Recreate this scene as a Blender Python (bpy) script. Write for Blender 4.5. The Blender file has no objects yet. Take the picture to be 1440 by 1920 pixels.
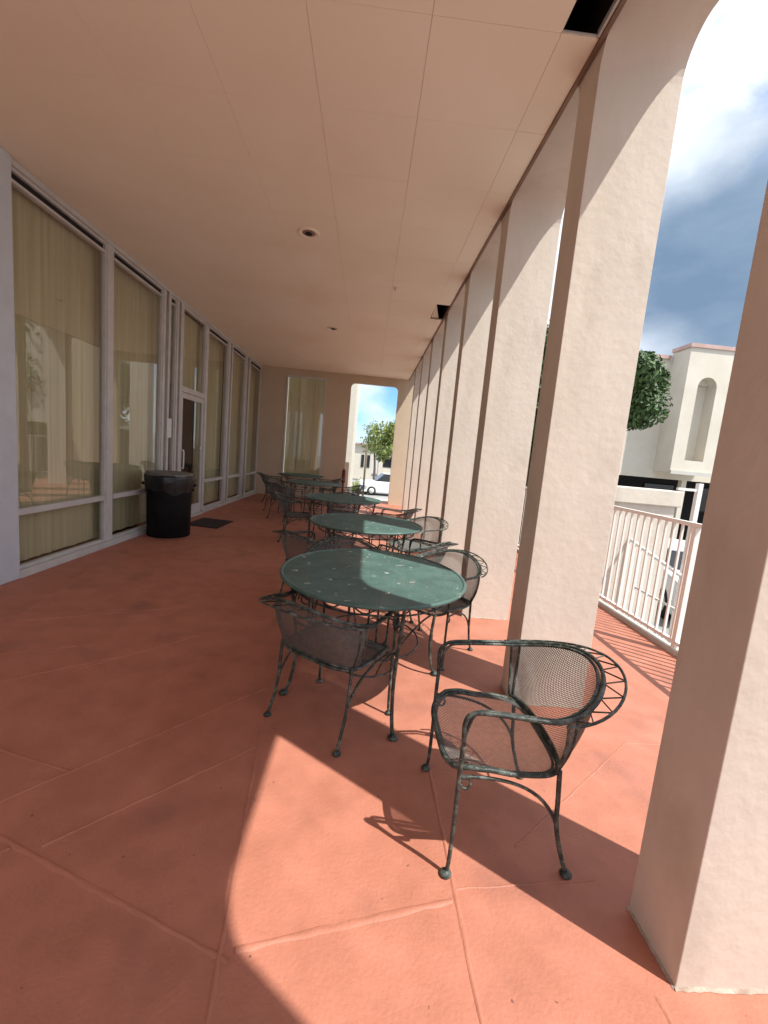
import bpy, math, random
from mathutils import Vector, Matrix, Euler
import numpy as np
R = math.radians
sc = bpy.context.scene
col = sc.collection
random.seed(4)

# ------------------------------------------------------------------ camera
FPX, CX, CY, HC = 806.0, 720.0, 960.0, 1.5
d1 = Vector((690-CX, 850-CY, FPX)).normalized()
a_ = 169.0-CX
b_ = -(a_*d1.x+FPX*d1.z)/d1.y
dz = Vector((a_, b_, FPX)).normalized()
if dz.y < 0: dz = -dz
xr = dz.cross(d1)
rows = Matrix((xr, d1, -dz))            # world axes written in camera coords (x right, y down, z forward)
camd = bpy.data.cameras.new('camera')
cam = bpy.data.objects.new('camera', camd); col.objects.link(cam)
camd.sensor_fit = 'VERTICAL'; camd.sensor_height = 36; camd.sensor_width = 27
camd.lens = FPX/1920*36
camd.clip_start = 0.05; camd.clip_end = 3000
m = Matrix.Identity(4)
for i in range(3):
    m[i][0] = rows[i][0]; m[i][1] = -rows[i][1]; m[i][2] = -rows[i][2]
m.translation = Vector((0, 0, HC))
cam.matrix_world = m
sc.camera = cam

# ------------------------------------------------------------------ light
SUNV = Vector((-1.0, 0.745, -2.06)).normalized()
sun = bpy.data.lights.new('sun', 'SUN'); sun.energy = 3.7; sun.angle = R(0.53); sun.color = (1, 0.955, 0.88)
so = bpy.data.objects.new('sun', sun); col.objects.link(so)
so.rotation_euler = SUNV.to_track_quat('-Z', 'Y').to_euler()
w = bpy.data.worlds.new('World'); sc.world = w; w.use_nodes = True
nt = w.node_tree; nt.nodes.clear()
def N(t, ty, **k):
    n = t.nodes.new(ty)
    for a, b in k.items():
        if hasattr(n, a): setattr(n, a, b)
    return n
out = N(nt, 'ShaderNodeOutputWorld'); bg = N(nt, 'ShaderNodeBackground')
sky = N(nt, 'ShaderNodeTexSky'); sky.sky_type = 'NISHITA'; sky.sun_disc = False
sky.sun_elevation = math.asin(-SUNV.z); sky.sun_rotation = math.atan2(-SUNV.x, -SUNV.y)
sky.air_density = 1.0; sky.dust_density = 0.6; sky.ozone_density = 2.0
tc = N(nt, 'ShaderNodeTexCoord')
mp = N(nt, 'ShaderNodeMapping'); mp.inputs['Scale'].default_value = (1, 1, 2.2); mp.inputs['Location'].default_value = (0.35, 0.1, 0.0)
nt.links.new(tc.outputs['Generated'], mp.inputs['Vector'])
n1 = N(nt, 'ShaderNodeTexNoise'); n1.inputs['Scale'].default_value = 2.6; n1.inputs['Detail'].default_value = 9; n1.inputs['Roughness'].default_value = 0.56
nt.links.new(mp.outputs[0], n1.inputs['Vector'])
r1 = N(nt, 'ShaderNodeValToRGB'); r1.color_ramp.elements[0].position = 0.37; r1.color_ramp.elements[1].position = 0.50
nt.links.new(n1.outputs['Fac'], r1.inputs[0])
n2 = N(nt, 'ShaderNodeTexNoise'); n2.inputs['Scale'].default_value = 2.6; n2.inputs['Detail'].default_value = 7
mp2 = N(nt, 'ShaderNodeMapping'); mp2.inputs['Location'].default_value = (3.6, 1.3, 0.2); mp2.inputs['Scale'].default_value = (1, 1, 1.7)
nt.links.new(tc.outputs['Generated'], mp2.inputs['Vector']); nt.links.new(mp2.outputs[0], n2.inputs['Vector'])
vm = N(nt, 'ShaderNodeVectorMath'); vm.operation = 'MULTIPLY_ADD'; vm.inputs[1].default_value = (.42, .42, .42)
nt.links.new(n2.outputs['Color'], vm.inputs[0]); nt.links.new(tc.outputs['Generated'], vm.inputs[2])
vd = N(nt, 'ShaderNodeVectorMath'); vd.operation = 'DISTANCE'; vd.inputs[1].default_value = (.58+.21, .76+.21, .37+.21)
nt.links.new(vm.outputs[0], vd.inputs[0])
fr = N(nt, 'ShaderNodeMapRange'); fr.interpolation_type = 'SMOOTHSTEP'; fr.inputs[1].default_value = .12; fr.inputs[2].default_value = .31
nt.links.new(vd.outputs['Value'], fr.inputs[0])
cc = N(nt, 'ShaderNodeMixRGB');  cc.inputs[2].default_value = (4.7, 5.05, 5.5, 1)
nt.links.new(fr.outputs[0], cc.inputs[0])
dr_ = N(nt, 'ShaderNodeValToRGB'); dr_.color_ramp.elements[0].position = .40; dr_.color_ramp.elements[0].color = (1.35, 1.8, 2.4, 1)
dr_.color_ramp.elements[1].position = .62; dr_.color_ramp.elements[1].color = (.85, 1.28, 1.9, 1)
nt.links.new(n1.outputs['Fac'], dr_.inputs[0]); nt.links.new(dr_.outputs[0], cc.inputs[1])
fi = N(nt, 'ShaderNodeMath'); fi.operation = 'SUBTRACT'; fi.inputs[0].default_value = 1.0; nt.links.new(fr.outputs[0], fi.inputs[1])
cv = N(nt, 'ShaderNodeMath'); cv.operation = 'MAXIMUM'; nt.links.new(r1.outputs[0], cv.inputs[0]); nt.links.new(fi.outputs[0], cv.inputs[1])
gd = N(nt, 'ShaderNodeVectorMath'); gd.operation = 'DISTANCE'; gd.inputs[1].default_value = (.04+.21, .98+.21, .16+.21)
nt.links.new(vm.outputs[0], gd.inputs[0])
gr = N(nt, 'ShaderNodeMapRange'); gr.interpolation_type = 'SMOOTHSTEP'; gr.inputs[1].default_value = .04; gr.inputs[2].default_value = .13
nt.links.new(gd.outputs['Value'], gr.inputs[0])
gm = N(nt, 'ShaderNodeMath'); gm.operation = 'MULTIPLY'; nt.links.new(cv.outputs[0], gm.inputs[0]); nt.links.new(gr.outputs[0], gm.inputs[1])
sb = N(nt, 'ShaderNodeMixRGB'); sb.blend_type = 'MULTIPLY'; sb.inputs[0].default_value = 1; sb.inputs[2].default_value = (.42, .62, .88, 1)
nt.links.new(sky.outputs[0], sb.inputs[1])
mx = N(nt, 'ShaderNodeMixRGB')
nt.links.new(gm.outputs[0], mx.inputs[0]); nt.links.new(sb.outputs[0], mx.inputs[1]); nt.links.new(cc.outputs[0], mx.inputs[2])
nt.links.new(mx.outputs[0], bg.inputs[0]); bg.inputs[1].default_value = 0.15
nt.links.new(bg.outputs[0], out.inputs[0])
sc.view_settings.view_transform = 'Standard'; sc.view_settings.look = 'None'
sc.view_settings.exposure = 0.81; sc.view_settings.gamma = 1
sc.cycles.max_bounces = 8; sc.cycles.diffuse_bounces = 5; sc.cycles.transparent_max_bounces = 24

# ------------------------------------------------------------------ materials
def mat(name, c1, c2=None, scale=6, rough=0.8, bump=0.0, bscale=60, metal=0.0, pos=(0.35, 0.65), detail=6, spec=0.5, stretch=None, c3=None, scale3=1.2, pos3=(0.55, 0.75), speck=None):
    M = bpy.data.materials.new(name); M.use_nodes = True; t = M.node_tree
    b = t.nodes['Principled BSDF']; b.inputs['Roughness'].default_value = rough; b.inputs['Metallic'].default_value = metal
    b.inputs['Specular IOR Level'].default_value = spec
    tcn = N(t, 'ShaderNodeTexCoord'); src = tcn.outputs['Object']
    if stretch:
        mpn = N(t, 'ShaderNodeMapping'); mpn.inputs['Scale'].default_value = stretch
        t.links.new(src, mpn.inputs[0]); src = mpn.outputs[0]
    if c2 is None: b.inputs['Base Color'].default_value = (*c1, 1)
    else:
        n = N(t, 'ShaderNodeTexNoise'); n.inputs['Scale'].default_value = scale; n.inputs['Detail'].default_value = detail
        n.inputs['Roughness'].default_value = 0.6
        r = N(t, 'ShaderNodeValToRGB'); r.color_ramp.elements[0].position = pos[0]; r.color_ramp.elements[1].position = pos[1]
        r.color_ramp.elements[0].color = (*c1, 1); r.color_ramp.elements[1].color = (*c2, 1)
        t.links.new(src, n.inputs['Vector']); t.links.new(n.outputs['Fac'], r.inputs[0]); o = r.outputs[0]
        if c3:
            n3 = N(t, 'ShaderNodeTexNoise'); n3.inputs['Scale'].default_value = scale3; n3.inputs['Detail'].default_value = 8
            r3 = N(t, 'ShaderNodeValToRGB'); r3.color_ramp.elements[0].position = pos3[0]; r3.color_ramp.elements[1].position = pos3[1]
            t.links.new(src, n3.inputs['Vector']); t.links.new(n3.outputs['Fac'], r3.inputs[0])
            m3 = N(t, 'ShaderNodeMixRGB'); m3.inputs[2].default_value = (*c3, 1)
            t.links.new(r3.outputs[0], m3.inputs[0]); t.links.new(o, m3.inputs[1]); o = m3.outputs[0]
        if speck:
            n4 = N(t, 'ShaderNodeTexNoise'); n4.inputs['Scale'].default_value = speck[1]; n4.inputs['Detail'].default_value = 3
            r4 = N(t, 'ShaderNodeValToRGB'); r4.color_ramp.elements[0].position = speck[2]; r4.color_ramp.elements[1].position = speck[2]+.04
            t.links.new(tcn.outputs['Object'], n4.inputs['Vector']); t.links.new(n4.outputs['Fac'], r4.inputs[0])
            m4 = N(t, 'ShaderNodeMixRGB'); m4.inputs[2].default_value = (*speck[0], 1)
            t.links.new(r4.outputs[0], m4.inputs[0]); t.links.new(o, m4.inputs[1]); o = m4.outputs[0]
        t.links.new(o, b.inputs['Base Color'])
    if bump:
        nb = N(t, 'ShaderNodeTexNoise'); nb.inputs['Scale'].default_value = bscale; nb.inputs['Detail'].default_value = 5
        bp = N(t, 'ShaderNodeBump'); bp.inputs['Strength'].default_value = bump; bp.inputs['Distance'].default_value = 0.01
        t.links.new(tcn.outputs['Object'], nb.inputs['Vector']); t.links.new(nb.outputs['Fac'], bp.inputs['Height']); t.links.new(bp.outputs[0], b.inputs['Normal'])
    return M
M = {}
M['floor'] = mat('terracotta_paint', (0.385, 0.152, 0.098), (0.47, 0.190, 0.128), 5.0, 0.58, 0.26, 75, c3=(0.27, 0.115, 0.082), scale3=2.3, pos3=(0.56, 0.80), detail=12, speck=((0.17, 0.075, 0.055), 38, 0.715), spec=0.35)
M['stucco'] = mat('beige_stucco', (0.585, 0.525, 0.45), (0.66, 0.595, 0.515), 2.6, 0.9, 0.32, 17,  c3=(0.47, 0.42, 0.35), scale3=3.1, pos3=(0.58, 0.82), stretch=(1, 1, .45), spec=0.2)
M['stucco_in'] = mat('wall_paint', (0.58, 0.48, 0.36), (0.62, 0.52, 0.39), 2, 0.8, 0.3, 40, spec=0.3)
M['ceiling'] = mat('ceiling_paint', (0.90, 0.835, 0.69), (0.93, 0.865, 0.73), 1.1, 0.75, 0.10, 18, c3=(0.86, 0.77, 0.60), scale3=0.8, pos3=(0.5, 0.8), spec=0.3)
M['bead'] = mat('pale_mortar_bead', (0.30, 0.22, 0.17), (0.48, 0.40, 0.33), 30, 0.9, 0.5, 80)
M['black'] = mat('dark_cavity', (0.012, 0.011, 0.012), None, rough=0.9)
M['alu'] = mat('painted_aluminium', (0.52, 0.52, 0.51), (0.60, 0.60, 0.59), 5, 0.45, 0.05, 40)
M['alu_w'] = mat('white_metal_cover', (0.52, 0.57, 0.63), (0.58, 0.63, 0.69), 5, 0.4)
M['white'] = mat('white_rail_paint', (0.78, 0.77, 0.74), (0.84, 0.83, 0.80), 12, 0.45)
M['blind'] = mat('vertical_blind_fabric', (0.66, 0.60, 0.43), (0.74, 0.68, 0.51), 3, 0.85, stretch=(1, 6, .15), c3=(0.58, 0.52, 0.35), scale3=4, pos3=(0.45, 0.7))
M['iron'] = mat('weathered_highlit_iron', (0.022, 0.034, 0.030), (0.15, 0.18, 0.155), 22, 0.42, 0.4, 120, pos=(0.47, 0.68), detail=9, c3=(0.40, 0.40, 0.35), scale3=90, pos3=(0.67, 0.72), spec=0.5)  # pale tones are chipped, weathered paint plus highlights put into the colour
M['mesh'] = mat('dark_mesh_metal', (0.09, 0.095, 0.09), (0.15, 0.155, 0.145), 40, 0.5, pos=(0.4, 0.7))
M['table'] = mat('green_table_metal', (0.05, 0.105, 0.092), (0.08, 0.158, 0.138), 7, 0.5, pos=(0.4, 0.7), c3=(0.36, 0.40, 0.36), scale3=17, pos3=(0.64, 0.71), spec=0.6)
M['bin'] = mat('black_plastic', (0.006, 0.006, 0.007), (0.010, 0.010, 0.011), 9, 0.6, 0.1, 20, spec=0.15)
M['liner'] = mat('bin_liner_film', (0.006, 0.006, 0.008), (0.010, 0.010, 0.012), 20, 0.32, 0.7, 14)
M['mat'] = mat('door_mat_fibre', (0.022, 0.014, 0.013), (0.035, 0.02, 0.02), 60, 0.95, 0.5, 200)
M['asphalt'] = mat('old_asphalt', (0.24, 0.235, 0.225), (0.33, 0.32, 0.305), 0.6, 0.9)
M['concrete'] = mat('pale_concrete', (0.48, 0.46, 0.42), (0.56, 0.54, 0.5), 2, 0.85)
M['far_wall'] = mat('pale_building_stucco', (0.60, 0.55, 0.46), (0.66, 0.61, 0.52), 1.2, 0.9, 0.4, 20, spec=0.2)
M['coping'] = mat('pinkish_coping', (0.45, 0.30, 0.26), (0.52, 0.36, 0.32), 3, 0.8)
M['dark_glass'] = mat('dark_window_glass', (0.02, 0.022, 0.025), None, rough=0.08)
M['leaf'] = mat('leaf_green', (0.018, 0.050, 0.010), (0.09, 0.165, 0.04), 9, 0.55)
M['leaf_y'] = mat('leaf_yellow_green', (0.12, 0.17, 0.03), (0.26, 0.30, 0.06), 3, 0.6)
M['bark'] = mat('bark', (0.10, 0.075, 0.055), (0.16, 0.12, 0.09), 12, 0.9, 0.6, 30)
M['car_white'] = mat('white_car_paint', (0.78, 0.79, 0.80), None, rough=0.25)
M['tyre'] = mat('tyre_rubber', (0.02, 0.02, 0.02), None, rough=0.8)
M['red'] = mat('dark_red_paint', (0.13, 0.022, 0.02), (0.17, 0.03, 0.025), 8, 0.5)
M['paper'] = mat('white_paper', (0.75, 0.76, 0.80), (0.7, 0.71, 0.76), 20, 0.8)
M['bulb'] = mat('lamp_lens', (0.30, 0.22, 0.17), None, rough=0.3)
M['chrome'] = mat('pale_metal', (0.72, 0.70, 0.66), None, rough=0.35)
M['room'] = mat('interior_brown', (0.10, 0.065, 0.045), (0.13, 0.085, 0.06), 2, 0.8)
def glass_mat():
    g = bpy.data.materials.new('window_glass'); g.use_nodes = True; t = g.node_tree; t.nodes.clear()
    o = N(t, 'ShaderNodeOutputMaterial'); tr = N(t, 'ShaderNodeBsdfTransparent'); gl = N(t, 'ShaderNodeBsdfGlossy'); gl.inputs['Roughness'].default_value = 0.012
    tr.inputs[0].default_value = (0.93, 0.94, 0.90, 1)
    f = N(t, 'ShaderNodeFresnel'); f.inputs[0].default_value = 2.3
    ge = N(t, 'ShaderNodeNewGeometry'); iv = N(t, 'ShaderNodeMath'); iv.operation = 'SUBTRACT'; iv.inputs[0].default_value = 1; t.links.new(ge.outputs['Backfacing'], iv.inputs[1])
    mu = N(t, 'ShaderNodeMath'); mu.operation = 'MULTIPLY'; t.links.new(f.outputs[0], mu.inputs[0]); t.links.new(iv.outputs[0], mu.inputs[1])
    x = N(t, 'ShaderNodeMixShader'); t.links.new(mu.outputs[0], x.inputs[0]); t.links.new(tr.outputs[0], x.inputs[1]); t.links.new(gl.outputs[0], x.inputs[2]); t.links.new(x.outputs[0], o.inputs[0])
    return g
M['glass'] = glass_mat()

# ------------------------------------------------------------------ helpers
class MB:
    def __init__(s): s.v = []; s.f = []; s.sm = []
    def add(s, vs, fs, smooth=False):
        n = len(s.v); s.v += [tuple(p) for p in vs]
        for f in fs: s.f.append(tuple(n+i for i in f)); s.sm.append(smooth)
    def box(s, x0, x1, y0, y1, z0, z1):
        s.add([(x0, y0, z0), (x1, y0, z0), (x1, y1, z0), (x0, y1, z0), (x0, y0, z1), (x1, y0, z1), (x1, y1, z1), (x0, y1, z1)],
              [(0, 3, 2, 1), (4, 5, 6, 7), (0, 1, 5, 4), (1, 2, 6, 5), (2, 3, 7, 6), (3, 0, 4, 7)])
    def tube(s, pts, r, n=8, closed=False, r2=None, flat=1.0):
        P = [Vector(p) for p in pts]; k = len(P)
        T = []
        for i in range(k):
            if closed: t = P[(i+1) % k]-P[i-1]
            else: t = P[min(i+1, k-1)]-P[max(i-1, 0)]
            T.append(t.normalized())
        up = Vector((0, 0, 1)) if abs(T[0].z) < .9 else Vector((1, 0, 0))
        nrm = (up-T[0]*up.dot(T[0])).normalized()
        vs = []
        for i in range(k):
            nrm = (nrm-T[i]*nrm.dot(T[i])).normalized(); bn = T[i].cross(nrm)
            rr = r if r2 is None else r+(r2-r)*i/(k-1)
            for j in range(n):
                a = 2*math.pi*j/n
                vs.append(P[i]+nrm*math.cos(a)*rr*flat+bn*math.sin(a)*rr)
        fs = []
        for i in range(k if closed else k-1):
            for j in range(n):
                i2 = (i+1) % k
                fs.append((i*n+j, i*n+(j+1) % n, i2*n+(j+1) % n, i2*n+j))
        if not closed:
            fs.append(tuple(range(n-1, -1, -1))); fs.append(tuple((k-1)*n+j for j in range(n)))
        s.add(vs, fs, True)
    def lathe(s, prof, n=24, c=(0, 0, 0), cap=True):
        vs = [(c[0]+r*math.cos(2*math.pi*j/n), c[1]+r*math.sin(2*math.pi*j/n), c[2]+z) for r, z in prof for j in range(n)]
        fs = [(i*n+j, i*n+(j+1) % n, (i+1)*n+(j+1) % n, (i+1)*n+j) for i in range(len(prof)-1) for j in range(n)]
        if cap: fs += [tuple(range(n-1, -1, -1)), tuple((len(prof)-1)*n+j for j in range(n))]
        s.add(vs, fs, True)
    def build(s, name, material, parent=None, bevel=0):
        me = bpy.data.meshes.new(name); me.from_pydata(s.v, [], s.f); me.polygons.foreach_set('use_smooth', s.sm); me.update()
        me.materials.append(material)
        o = bpy.data.objects.new(name, me); col.objects.link(o)
        if parent: o.parent = parent
        if any(s.sm) and not all(s.sm): pass
        if bevel:
            bm = o.modifiers.new('bevel', 'BEVEL'); bm.width = bevel; bm.segments = 2; bm.limit_method = 'ANGLE'
        return o
def tag(o, label, cat, group=None, kind=None):
    if label: o['label'] = label
    if cat: o['category'] = cat
    if group: o['group'] = group
    if kind: o['kind'] = kind
    return o
def thing(name, loc, label, cat, group=None, rz=0):
    o = bpy.data.objects.new(name, None); col.objects.link(o); o.location = loc; o.rotation_euler = (0, 0, rz)
    return tag(o, label, cat, group)
def struct(o): o['kind'] = 'structure'; return o
def boxo(name, mt, parent, *b, bevel=0):
    m_ = MB(); m_.box(*b); return m_.build(name, mt, parent, bevel)
def copy_tree(o, parent=None):
    c = o.copy(); col.objects.link(c); c.parent = parent
    for ch in [x for x in o.children]: copy_tree(ch, c)
    return c
def bez(p0, p1, p2, p3, n=12):
    p0, p1, p2, p3 = map(Vector, (p0, p1, p2, p3)); r = []
    for i in range(n+1):
        t = i/n; r.append(p0*(1-t)**3+p1*3*t*(1-t)**2+p2*3*t*t*(1-t)+p3*t**3)
    return r
def spline(pts, n=8):
    P = [Vector(p) for p in pts]; P = [P[0]*2-P[1]]+P+[P[-1]*2-P[-2]]; r = []
    for i in range(1, len(P)-2):
        for j in range(n):
            t = j/n; a, b, c, d = P[i-1:i+3]
            r.append(0.5*((2*b)+(c-a)*t+(2*a-5*b+4*c-d)*t*t+(3*b-a-3*c+d)*t**3))
    r.append(P[-2]); return r

WX = -3.3; CI, CO = 1.05, 1.51; CZ = 3.75; PITCH = 1.48; Y0 = 1.05; TH = 0.23; EY = 13.1; DX = 2.85
GZ = -1.6
# ------------------------------------------------------------------ floor and ground
f = MB(); f.box(WX-2.7, DX, -6, EY+1.0, -0.30, 0)
deck = struct(f.build('patio_floor', M['floor']))
j = MB()
rj = random.Random(2)
def ridge(p, q, w_=0.010, h=0.0046):
    a = Vector((p[0], p[1], 0)); b = Vector((q[0], q[1], 0)); d = b-a; L = d.length
    if L < .02: return
    d.normalize(); nn = Vector((-d.y, d.x, 0)); k = max(2, int(L/0.05)); vs = []
    for i in range(k+1):
        c = a+d*(L*i/k)+nn*rj.uniform(-.0022, .0022); ww = w_*rj.uniform(.6, 1.15); hh = h*rj.uniform(.5, 1.15)
        vs += [c+nn*ww+Vector((0, 0, .0004)), c+nn*ww*.45+Vector((0, 0, hh)), c-nn*ww*.45+Vector((0, 0, hh)), c-nn*ww+Vector((0, 0, .0004))]
    fs = [(4*i+e, 4*i+4+e, 4*i+5+e, 4*i+1+e) for i in range(k) for e in range(3)]
    j.add(vs, fs, True)
for p, q, ww in [((-2.2, 1.82), (-.28, 1.08), .011), ((-1.05, 1.41), (-.43, 2.0), .008), ((-.44, 2.12), (-.25, .6), .009), ((-.27, 1.11), (.42, 1.28), .013),
             ((-1.85, 1.02), (-.51, 2.53), .007), ((-1.9, 1.97), (-1.19, 1.77), .009), ((-1.6, .85), (-1.15, 1.4), .008), ((.43, 1.95), (.44, .7), .009),
             ((-1.57, 3.71), (-1.41, 2.91), .006), ((-1.7, 2.6), (-1.1, 3.28), .006), ((-1.41, 2.91), (-2.4, 2.1), .006), ((-1.57, 3.71), (-.9, 4.3), .006), ((-2.6, 3.2), (-1.57, 3.71), .006), ((-3.2, 2.3), (-1.9, 2.9), .007), ((-2.2, 1.82), (-3.2, 2.6), .008), ((-1.6, .85), (-1.95, .4), .008), ((-.9, 4.3), (-.2, 5.2), .006), ((-2.6, 3.2), (-2.9, 4.6), .006),
             ((.44, 1.32), (.98, 1.38), .005), ((.98, 1.03), (.98, .4), .012), ((-.51, 2.53), (-.2, 3.4), .006), ((.70, 1.93), (1.05, 2.4), .005), ((.72, 1.5), (1.6, 2.2), .005),
             ((-3.3, 5.2), (1.0, 5.2), .006), ((-3.3, 8.2), (1.0, 8.2), .006), ((-1.1, 4.3), (-1.1, 12.0), .006), ((1.6, 2.2), (2.8, 2.2), .006), ((-.3, .6), (.44, .7), .01), ((-1.1, 0.2), (-.25, .62), .01)]:
    ridge(p, q, ww)
struct(j.build('floor_joints', M['floor']))
# slab edge trim and lower ground
g = MB(); g.box(-160, 160, -160, 400, GZ-.5, GZ)
struct(g.build('ground', M['asphalt']))
# ------------------------------------------------------------------ ceiling
c = MB(); rc = random.Random(7)
xs = [WX-.02, -3.1, -2.45, -1.8, -1.13, -.51, .14, .82, 1.02]
ys = [2.52+.685*i for i in range(-7, 16)]; ys = [y for y in ys if y < EY]+[EY+.0]
for i in range(len(xs)-1):
    for k in range(len(ys)-1):
        if i == 7 and (abs(ys[k+1]-2.52) < .02 or abs(ys[k]-(2.52+.685*6)) < .02): continue
        g_ = 0.0010 if i >= 3 else 0.0005; o_ = [rc.uniform(-.0011, .0011) for _ in range(4)]
        x0, x1, y0, y1 = xs[i]+g_, xs[i+1]-g_, ys[k]+g_, ys[k+1]-g_
        if i == 0: x0 = xs[0]
        z = CZ
        c.add([(x0, y0, z+o_[0]), (x1, y0, z+o_[1]), (x1, y1, z+o_[2]), (x0, y1, z+o_[3]), (x0, y0, z+.02), (x1, y0, z+.02), (x1, y1, z+.02), (x0, y1, z+.02)],
              [(0, 3, 2, 1), (4, 5, 6, 7), (0, 1, 5, 4), (1, 2, 6, 5), (2, 3, 7, 6), (3, 0, 4, 7)])
struct(c.build('patio_ceiling', M['ceiling']))
hf = MB()   # metal angle at ceiling edge
hf.box(1.005, 1.019, 1.835, 2.51, CZ-.003, CZ+.03); hf.box(.822, 1.004, 2.512, 2.5195, CZ+.003, CZ+.012)
tag(hf.build('ceiling_hole_trim', M['alu']), 'thin metal trim round the large dark gap in the ceiling above the nearest column', 'trim')
rs = MB(); rs.box(WX-2.7, CO+.02, -2.35, EY+.2, 4.35, 4.6); struct(rs.build('roof_slab', M['black']))  # slab coloured black to give the ceiling gaps their shade
cv_ = MB(); cv_.box(.60, .66, -2.3, EY-.01, CZ+.03, 4.34); cv_.box(1.012, 1.0210, -2.3, EY-.01, CZ+.035, 4.34); struct(cv_.build('cavity_shade_liner', M['black']))  # black side boards put the shade of the ceiling gaps into colour
eb = MB(); eb.box(1.0215, 1.046, -2.3, EY-.002, CZ-.012, 4.349); struct(eb.build('light_blocking_board', mat('brown_board', (.20, .13, .09), (.27, .18, .13), 4, .8)))  # added board keeps light out of the cavity; brown stands for the dark gap
# hanging torn panel at the far hole
tp = MB(); yh = 2.52+.685*6
tp.add([(.82, yh+.02, CZ-.002), (.83, yh+.60, CZ-.002), (.93, yh+.50, CZ-.03), (.82, yh+.02, CZ+.01), (.83, yh+.60, CZ+.01), (.93, yh+.50, CZ-.018)], [(0, 1, 2), (5, 4, 3), (0, 3, 4, 1), (1, 4, 5, 2), (2, 5, 3, 0)])
tag(tp.build('ceiling_panel_scrap', M['ceiling']), 'torn triangular ceiling panel scrap drooping in the small dark gap down the patio', 'panel scrap')
for i, (x, y) in enumerate([(-.82, 4.94), (-.84, 8.47)]):
    d = thing('ceiling_downlight', (x, y, CZ), ['round recessed downlight in the ceiling nearer the camera, showing a dark socket', 'small far recessed downlight, further down the ceiling'][i], 'ceiling light', 'recessed downlights in the patio ceiling')
    t = MB(); t.lathe([(.115, .0), (.118, -.010), (.105, -.014), (.085, -.010), (.075, -.004), (.070, -.003)], 28, cap=False); t.build('trim_ring', M['ceiling'], d)
    t = MB(); t.lathe([(.0705, -.004), (.062, -.0045), (.04, -.006), (.001, -.006)], 24, cap=False); t.build('socket', M['bulb'], d)
    t = MB(); t.lathe([(.036, -.0085), (.034, -.018), (.001, -.02)], 20, cap=False); t.build('lamp_lens', M['black'], d)
s_ = MB(); s_.lathe([(.03, 0), (.032, -.008), (.012, -.012), (.01, -.03), (.018, -.034), (.001, -.036)], 14, (.19, 6.18, CZ))
tag(s_.build('sprinkler_head', M['chrome']), 'tiny sprinkler head in the bare ceiling right of the downlights', 'sprinkler')

# ------------------------------------------------------------------ arcade columns
def column_mesh(xin=CI, xout=CO, crown=3.82, rh=.18, rv=.22, top=4.36):
    half = PITCH/2; t = TH/2
    prof = []   # left half from bottom: y,z
    n = 10
    L = [(-t, 0.0)]
    for q in range(1, 12): L.append((-t, (crown-rv)*q/12))
    for i in range(n+1):
        a = math.pi/2*i/n
        L.append((-t-rh*(1-math.cos(a)), crown-rv+rv*math.sin(a)))
    L.append((-half+.0, crown)); L.append((-half+.0, top))
    Rr = [(-y, z) for y, z in reversed(L)]
    P = L+Rr; k = len(P)
    m_ = MB()
    # mesh as strips: match left i with right i
    nl = len(L); rr = random.Random(11)
    xsn = [xin, xout]
    vs = [(xin, y, z) for y, z in P]+[(xout, y, z) for y, z in P]
    fs = []
    for i in range(nl-1):
        a, b, c_, d = i, i+1, k-2-i, k-1-i
        fs.append((a, b, c_, d)); fs.append((k+a, k+d, k+c_, k+b))
    for i in range(k-1): fs.append((i, k+i, k+i+1, i+1))
    fs.append((k-1, 2*k-1, k, 0))
    m_.add(vs, fs)
    return m_
def bead(k, parent):
    r_ = random.Random(40+k); m_ = MB(); t = TH/2; e = .004
    for (ax, ay), (bx_, by_) in [((CI-e, -t-e), (CO+e, -t-e)), ((CI-e, t+e), (CI-e, -t-e))]:
        n = 26; vs = []
        nx, ny = (0, -1) if ay == by_ else (-1, 0)
        for i in range(n+1):
            u = i/n; x = ax+(bx_-ax)*u; y_ = ay+(by_-ay)*u; w_ = r_.uniform(.003, .007); h_ = r_.uniform(.004, .009)
            vs += [(x+nx*w_, y_+ny*w_, .0015), (x+nx*w_*.4, y_+ny*w_*.4, h_*.6), (x-nx*.004, y_-ny*.004, h_)]
        m_.add(vs, [(3*i+q, 3*i+3+q, 3*i+4+q, 3*i+1+q) for i in range(n) for q in range(2)], True)
    m_.build('base_bead', M['bead'], parent)
names = ['nearest beige column cut off by the right edge of the photo, with its broad shaded inner face', 'second beige column, wide sunlit face right behind the empty chair', 'third beige column, beyond the nearest table',
         'fourth beige column down the arcade', 'fifth beige column down the arcade', 'sixth beige column, its lower half in shade', 'seventh beige column, its lower half in shade', 'eighth and farthest beige column beside the end wall']
proto = None
for k in range(-2, 8):
    nm = names[k] if k >= 0 else 'beige arcade column behind the camera, %s' % {-1: 'closest', -2: 'second'}[k]
    yc = Y0+TH/2+PITCH*k
    if proto is None:
        proto = column_mesh().build('arcade_column', M['stucco'], bevel=.008); o = proto
    else: o = proto.copy(); col.objects.link(o)
    o.location = (0, yc, 0); tag(o, nm, 'column', 'arched columns along the open side of the patio')
    if 0 <= k <= 2: bead(k, o)
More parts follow.
